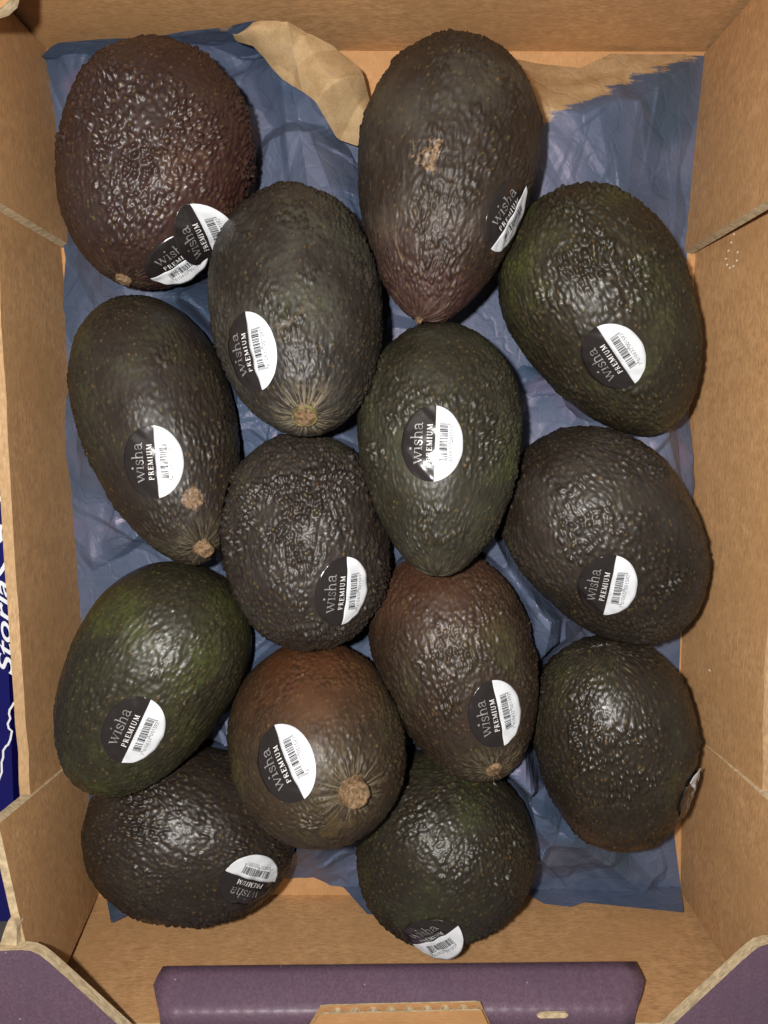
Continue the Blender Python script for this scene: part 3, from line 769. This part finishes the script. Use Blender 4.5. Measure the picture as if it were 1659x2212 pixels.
for k in AV:
    c = AV[k][0]; lk = LOOK[k]; L = AV[k][3]
    root = empty('avocado', c)
    root.rotation_euler = Matrix(ROT[k].tolist()).to_euler()
    tag(root, LABEL[k], 'avocado', 'avocados packed in the box')
    AVO[k] = root
    sp = STEMP.get(k, (0, 0, L / 2))
    m = avocado_mat(k, k * 3.1 + 1, tuple(m_ * q for m_, q in zip((1.0, .96, .84), lk['dark'])), tuple(m_ * q for m_, q in zip((1.34, 1.30, .90), lk['green'])), lk['warm'], tuple(float(q) for q in ROT[k].T @ np.array(lk['warm_world'])) if 'warm_world' in lk else lk['warm_dir'], lk['gmix'], sp, lk['streak'], lk['rough'] + .035, lk.get('scar'), lk.get('waxy_sheen', .12) * .5)
    vv, masks = skin(k, LOC[k], lk['bumpy'], lk.get('wrink', .8), sp, .5 if k in (9, 10, 5) else 0)
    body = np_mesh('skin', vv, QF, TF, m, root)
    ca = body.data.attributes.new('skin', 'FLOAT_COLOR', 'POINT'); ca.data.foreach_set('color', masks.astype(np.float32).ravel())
    BVH[k] = BVHTree.FromPolygons([Vector(v) for v in body_verts(k, 'base')], [tuple(q) for q in QB.tolist()] + [tuple(q) for q in TB.tolist()])
    if k in STEMP: make_stem(k, root)
for idx, (k, pos, td) in enumerate(STK):
    make_sticker(AVO[k], k, pos, td, BVH[k], LIFT.get(idx), idx, scale=.90, over=.0003 if idx == 1 else 0)

# ------------------------------------------------------------------ blue tissue paper
PAPER = tag(empty('tissue_paper', (0, 0, 0)), 'crumpled blue tissue paper lining the box under the avocados', 'paper')
lx = [(88, 100), (118, 330), (149, 560), (138, 700), (143, 900), (160, 1150), (174, 1310), (192, 1600), (214, 1850), (240, 1996)]
rx = [(1521, 119), (1502, 330), (1482, 560), (1482, 900), (1468, 1400), (1457, 1640), (1455, 1800), (1477, 1973)]
topx = [(88, 100), (108, 80), (125, 70), (215, 62), (270, 60), (295, 70), (320, 60), (400, 44), (475, 37), (560, 45), (650, 60), (700, 90), (760, 170), (800, 235), (1000, 235), (1075, 180), (1110, 136), (1180, 148), (1250, 157), (1320, 122), (1521, 119)]
botx = [(240, 1996), (285, 1976), (400, 1900), (640, 1884), (695, 1889), (725, 1911), (750, 1914), (795, 1976), (900, 1985), (1060, 1925), (1135, 1929), (1180, 1954), (1235, 1961), (1265, 1951), (1477, 1973)]
NX, NY = 420, 540
s = np.linspace(0, 1, NX); tt = np.linspace(0, 1, NY)
def ip(pl, x, inv=False):
    a = np.array(pl, float); o = np.argsort(a[:, 1 if inv else 0])
    return np.interp(x, a[o, 1 if inv else 0], a[o, 0 if inv else 1])
X = np.zeros((NY, NX)); Y = np.zeros((NY, NX))
Yg = np.zeros((NY, NX)); Xg = np.repeat(s[None], NY, 0) * (1521 - 88) + 88
for it in range(4):
    xt = 88 + s * (1521 - 88); xb = 240 + s * (1477 - 240)
    yt, yb = ip(topx, xt), ip(botx, xb)
    Yg = yt[None] + (yb - yt)[None] * tt[:, None]
xl, xr = ip(lx, Yg, True), ip(rx, Yg, True)
Xg = xl + (xr - xl) * s[None]
# sight line -> floor, or the end wall it leans on
dx = Xg - 829.5; dyc = -(Yg - 1106.0); dY = dyc * CT - FPX * ST_; dZ = -dyc * ST_ - FPX * CT
tf = (0.0 - CAM_H) / dZ
wx, wy, wz = dx * tf, dY * tf, np.zeros_like(dx)
ytop, ybot = at(830, 110).y - .0025, at(830, 1926).y + .0025
for cond, yw in ((wy > ytop, ytop), (wy < ybot, ybot)):
    t2 = yw / np.where(np.abs(dY) < 1e-6, 1, dY)
    wx = np.where(cond, dx * t2, wx); wz = np.where(cond, CAM_H + dZ * t2, wz); wy = np.where(cond, yw, wy)
on_wall = wz > 1e-6
def f1sq(px, py, pts):
    out = np.full(px.size, 9.0); a, b = px.ravel(), py.ravel()
    for (cx_, cy_) in pts: out = np.minimum(out, (a - cx_) ** 2 + (b - cy_) ** 2)
    return out.reshape(px.shape)
rg = np.random.RandomState(11)
def crumple(px, py, cell):
    def pts():
        n = int(.32 * .44 / cell ** 2); return np.stack([rg.uniform(-.17, .17, n), rg.uniform(-.25, .22, n)], 1)
    return (f1sq(px, py, pts()) - f1sq(px, py, pts())) / cell
wv = wz + wy * 0
cy2 = np.where(wy > 0, wy + wz, wy - wz)
cr = crumple(wx, cy2, .060) * .62 + crumple(wx, cy2, .030) * .36 + crumple(wx, cy2, .015) * .14
def creases(px, py, n, l0, l1, amp, wid, seed):
    r = np.random.RandomState(seed); out = np.zeros_like(px)
    for _ in range(n):
        x, y, an, ln = r.uniform(-.15, .15), r.uniform(-.22, .19), r.uniform(0, np.pi), r.uniform(l0, l1)
        ca, sa = np.cos(an), np.sin(an); u = (px - x) * ca + (py - y) * sa; v = -(px - x) * sa + (py - y) * ca
        v = v + .18 * ln * np.sin(u / ln * 2.2 + r.uniform(0, 6)) * r.uniform(0, .5)
        tp = np.clip(1 - np.abs(u) / ln, 0, 1) ** .7; wd = wid * r.uniform(.6, 1.6); A = amp * r.uniform(.4, 1.3) * r.choice([-1, 1])
        side = np.where(v > 0, np.clip(1 - v / wd, 0, 1), np.clip(1 + v / (wd * 4.5), 0, 1))
        out += A * side * tp
    return out
cr = cr + creases(wx, cy2, 190, .012, .050, .0036, .0021, 5) + creases(wx, cy2, 320, .005, .018, .0019, .0014, 6)
calm = 1 - .72 * sst(wx, .045, .07) * sst(wy, .075, .10) - .35 * sst(wx, .06, .08) * (1 - sst(wy, -.19, -.17))
cr = cr * calm
# underside of the fruit
low = np.full((190, 260), .05); x0, y0, cs = -.19, -.26, .002
for k in WORLD:
    v = WORLD[k]; ix = ((v[:, 0] - x0) / cs).astype(int); iy = ((v[:, 1] - y0) / cs).astype(int)
    np.minimum.at(low, (np.clip(ix, 0, 189), np.clip(iy, 0, 259)), v[:, 2])
lowd = low.copy()
for a in (-1, 0, 1):
    for b in (-1, 0, 1): lowd = np.minimum(lowd, np.roll(np.roll(low, a, 0), b, 1))
def blur(a, n):
    for _ in range(n):
        p = np.pad(a, 1, mode='edge'); a = (p[:-2, 1:-1] + p[2:, 1:-1] + p[1:-1, :-2] + p[1:-1, 2:] + 2 * a) / 6
    return a
ii = np.clip(((wx - x0) / cs).astype(int), 0, 189); jj = np.clip(((wy - y0) / cs).astype(int), 0, 259)
lowd = blur(lowd, 2)
fx = np.clip((wx - x0) / cs - .5, 0, 188.99); fy = np.clip((wy - y0) / cs - .5, 0, 258.99); ii = fx.astype(int); jj = fy.astype(int); fx -= ii; fy -= jj
lowp = (lowd[ii, jj] * (1 - fx) + lowd[ii + 1, jj] * fx) * (1 - fy) + (lowd[ii, jj + 1] * (1 - fx) + lowd[ii + 1, jj + 1] * fx) * fy
edge = np.minimum(np.minimum(s[None], 1 - s[None]) * 9, np.minimum(tt[:, None], 1 - tt[:, None]) * 14); edge = np.clip(edge, 0, 1)
target = np.clip(lowp - .0015, .0015, .017)
target = blur(target, 36) * .8
h = .0016 + edge * target + np.clip(edge, .25, 1) * (cr + .0012)
h = np.maximum(h, .0006 + .0004 * edge)
h = np.where(on_wall, 0, h)
h = np.minimum(h, np.maximum(lowp - .0016, .0006))
h = np.maximum(h, .0006)
nrm_in = np.where(wy > 0, -1.0, 1.0)
wy = wy + np.where(on_wall, nrm_in * np.clip(cr * .25 + .0012, .0004, .004), 0)
V = np.stack([wx, wy, wz + np.where(on_wall, 0, h)], -1).reshape(-1, 3)
fs = [(i * NX + j, (i + 1) * NX + j, (i + 1) * NX + j + 1, i * NX + j + 1) for i in range(NY - 1) for j in range(NX - 1)]
sheet = mesh_obj('sheet', V, fs, M_blue, PAPER, smooth=False)
pA, pB = at(1165, 292), at(1475, 134); dv = (pB - pA).normalized(); nv = np.array([dv.y, -dv.x])
ink = (V[:, 0] - pA.x) * nv[0] + (V[:, 1] - pA.y) * nv[1]
ink = np.where(V[:, 0] < .04, .05, ink)
for (x, y, r) in ((272, 53, .0035), (492, 32, .003), (1700, 10, .01)):
    q = at(x, y, .02); ink = np.minimum(ink, np.hypot(V[:, 0] - q.x, (V[:, 1] + V[:, 2]) - (q.y + q.z)) - r)
q = at(1350, 360); ink = np.minimum(ink, np.abs((V[:, 0] - q.x) * nv[0] + (V[:, 1] - q.y) * nv[1]) + .0036 + np.where(V[:, 0] < .04, .05, 0))
at_ = sheet.data.attributes.new('ink', 'FLOAT', 'POINT'); at_.data.foreach_set('value', ink.astype(np.float32))

# brown back of the sheet, turned over at the top wall
up = [(502, 72, .024), (545, 48, .030), (600, 50, .030), (650, 63, .025), (720, 92, .022), (780, 152, .018), (800, 215, .014), (792, 262, .012)]
lo = [(504, 75, .024), (543, 90, .026), (590, 140, .022), (632, 182, .017), (675, 226, .016), (725, 286, .014), (772, 304, .013), (790, 270, .012)]
rowsN, colsN = 60, 150
def resample(pl, n):
    a = np.array([list(at(q[0], q[1], q[2] + .007)) for q in pl]); d = np.r_[0, np.cumsum(np.linalg.norm(np.diff(a, axis=0), axis=1))]; d /= d[-1]
    u = np.linspace(0, 1, n); return np.stack([np.interp(u, d, a[:, i]) for i in range(3)], 1)
U, Lw = resample(up, colsN), resample(lo, colsN)
gx = np.zeros((rowsN, colsN, 3))
for i in range(rowsN):
    f = i / (rowsN - 1); gx[i] = U * (1 - f) + Lw * f
cr2 = crumple(gx[..., 0], gx[..., 1], .034) * .55 + crumple(gx[..., 0], gx[..., 1], .016) * .22
f = np.linspace(0, 1, rowsN)[:, None]
gx[..., 2] += .0035 * np.sin(np.pi * f) + cr2
vs = gx.reshape(-1, 3)
fs = [(i * colsN + j, (i + 1) * colsN + j, (i + 1) * colsN + j + 1, i * colsN + j + 1) for i in range(rowsN - 1) for j in range(colsN - 1)]
o = mesh_obj('folded_corner', vs, fs, M_tan, PAPER)
o['label'] = 'brown unprinted back of the tissue folded over at the top'

# ------------------------------------------------------------------ blue carton standing beside the box
CAR = tag(empty('blue_carton', tuple(at(-300, 1400, -.006))), 'glossy dark blue carton with white script lettering left of the box', 'carton')
off = Vector(CAR.location)
M_car = plain('blue_gloss', (.004, .004, .105), .3, .5, var=.06, scale=40, bump=.05)
M_ctext = plain('carton_white', (.80, .82, .86), .4, bump=0, var=.03)
zc = .046
e0, e1 = at(7, 900, zc), at(46, 1990, zc)
pts = [Vector((e0.x - .10, e0.y, zc)), Vector((e0.x - .0015, e0.y, zc)), Vector((e1.x - .0015, e1.y, zc)), Vector((e1.x - .10, e1.y, zc))]
prism('carton_body', [q - off for q in pts], (0, 0, -zc - .005), [M_car, M_car], CAR)
def cw(pl): return [(.35 * x, 1051 + .35 * y) for x, y in pl]
script = [([(40, 470), (24, 500), (4, 530), (-20, 560)], 15), ([(10, 235), (0, 270), (6, 330), (-8, 340)], 16), ([(12, 90), (4, 60)], 12),
          ([(90, 1330), (78, 1352), (62, 1376), (58, 1400), (66, 1430), (50, 1462), (56, 1490), (76, 1508), (66, 1560), (52, 1592), (40, 1600), (22, 1628), (22, 1670), (12, 1700), (14, 1760), (-2, 1800), (-20, 1880)], 8)]
cu = bpy.data.curves.new('script', 'FONT'); cu.body = 'Storia'; cu.shear = .35; cu.offset = .012; cu.resolution_u = 6
to = bpy.data.objects.new('script', cu); COL.objects.link(to); bpy.context.view_layer.update()
tm = to.evaluated_get(bpy.context.evaluated_depsgraph_get()).to_mesh()
tv = [v.co.copy() for v in tm.vertices]; tf = [tuple(f.vertices) for f in tm.polygons]
bpy.data.objects.remove(to); bpy.data.curves.remove(cu)
x_max = max(v.x for v in tv)
lv = []
for v in tv:
    run = v.x / x_max; Y_ = 1462 - run * 208; X_ = 29 - run * 11 - v.y * 44
    lv.append(at(X_, Y_, zc) + Vector((0, 0, .0003)) - off)
mesh_obj('script_lettering', lv, tf, M_ctext, CAR)
for q_, (pl, wd) in enumerate(script):
    vs, fs = [], []
    P2 = [at(x, y, zc) for x, y in cw(pl)]
    r = strokes_to_quads([(p_.x, p_.y) for p_ in P2], wd * .58 * (CAM_H - zc) / FPX)
    for (l, rr) in r: vs += [Vector((l[0], l[1], zc + .0003 + q_ * 1e-5)) - off, Vector((rr[0], rr[1], zc + .0003 + q_ * 1e-5)) - off]
    for i in range(len(r) - 1): fs.append((2 * i, 2 * i + 1, 2 * i + 3, 2 * i + 2))
    mesh_obj('line_drawing' if q_ == 3 else 'brush_stroke', vs, fs, M_ctext, CAR)
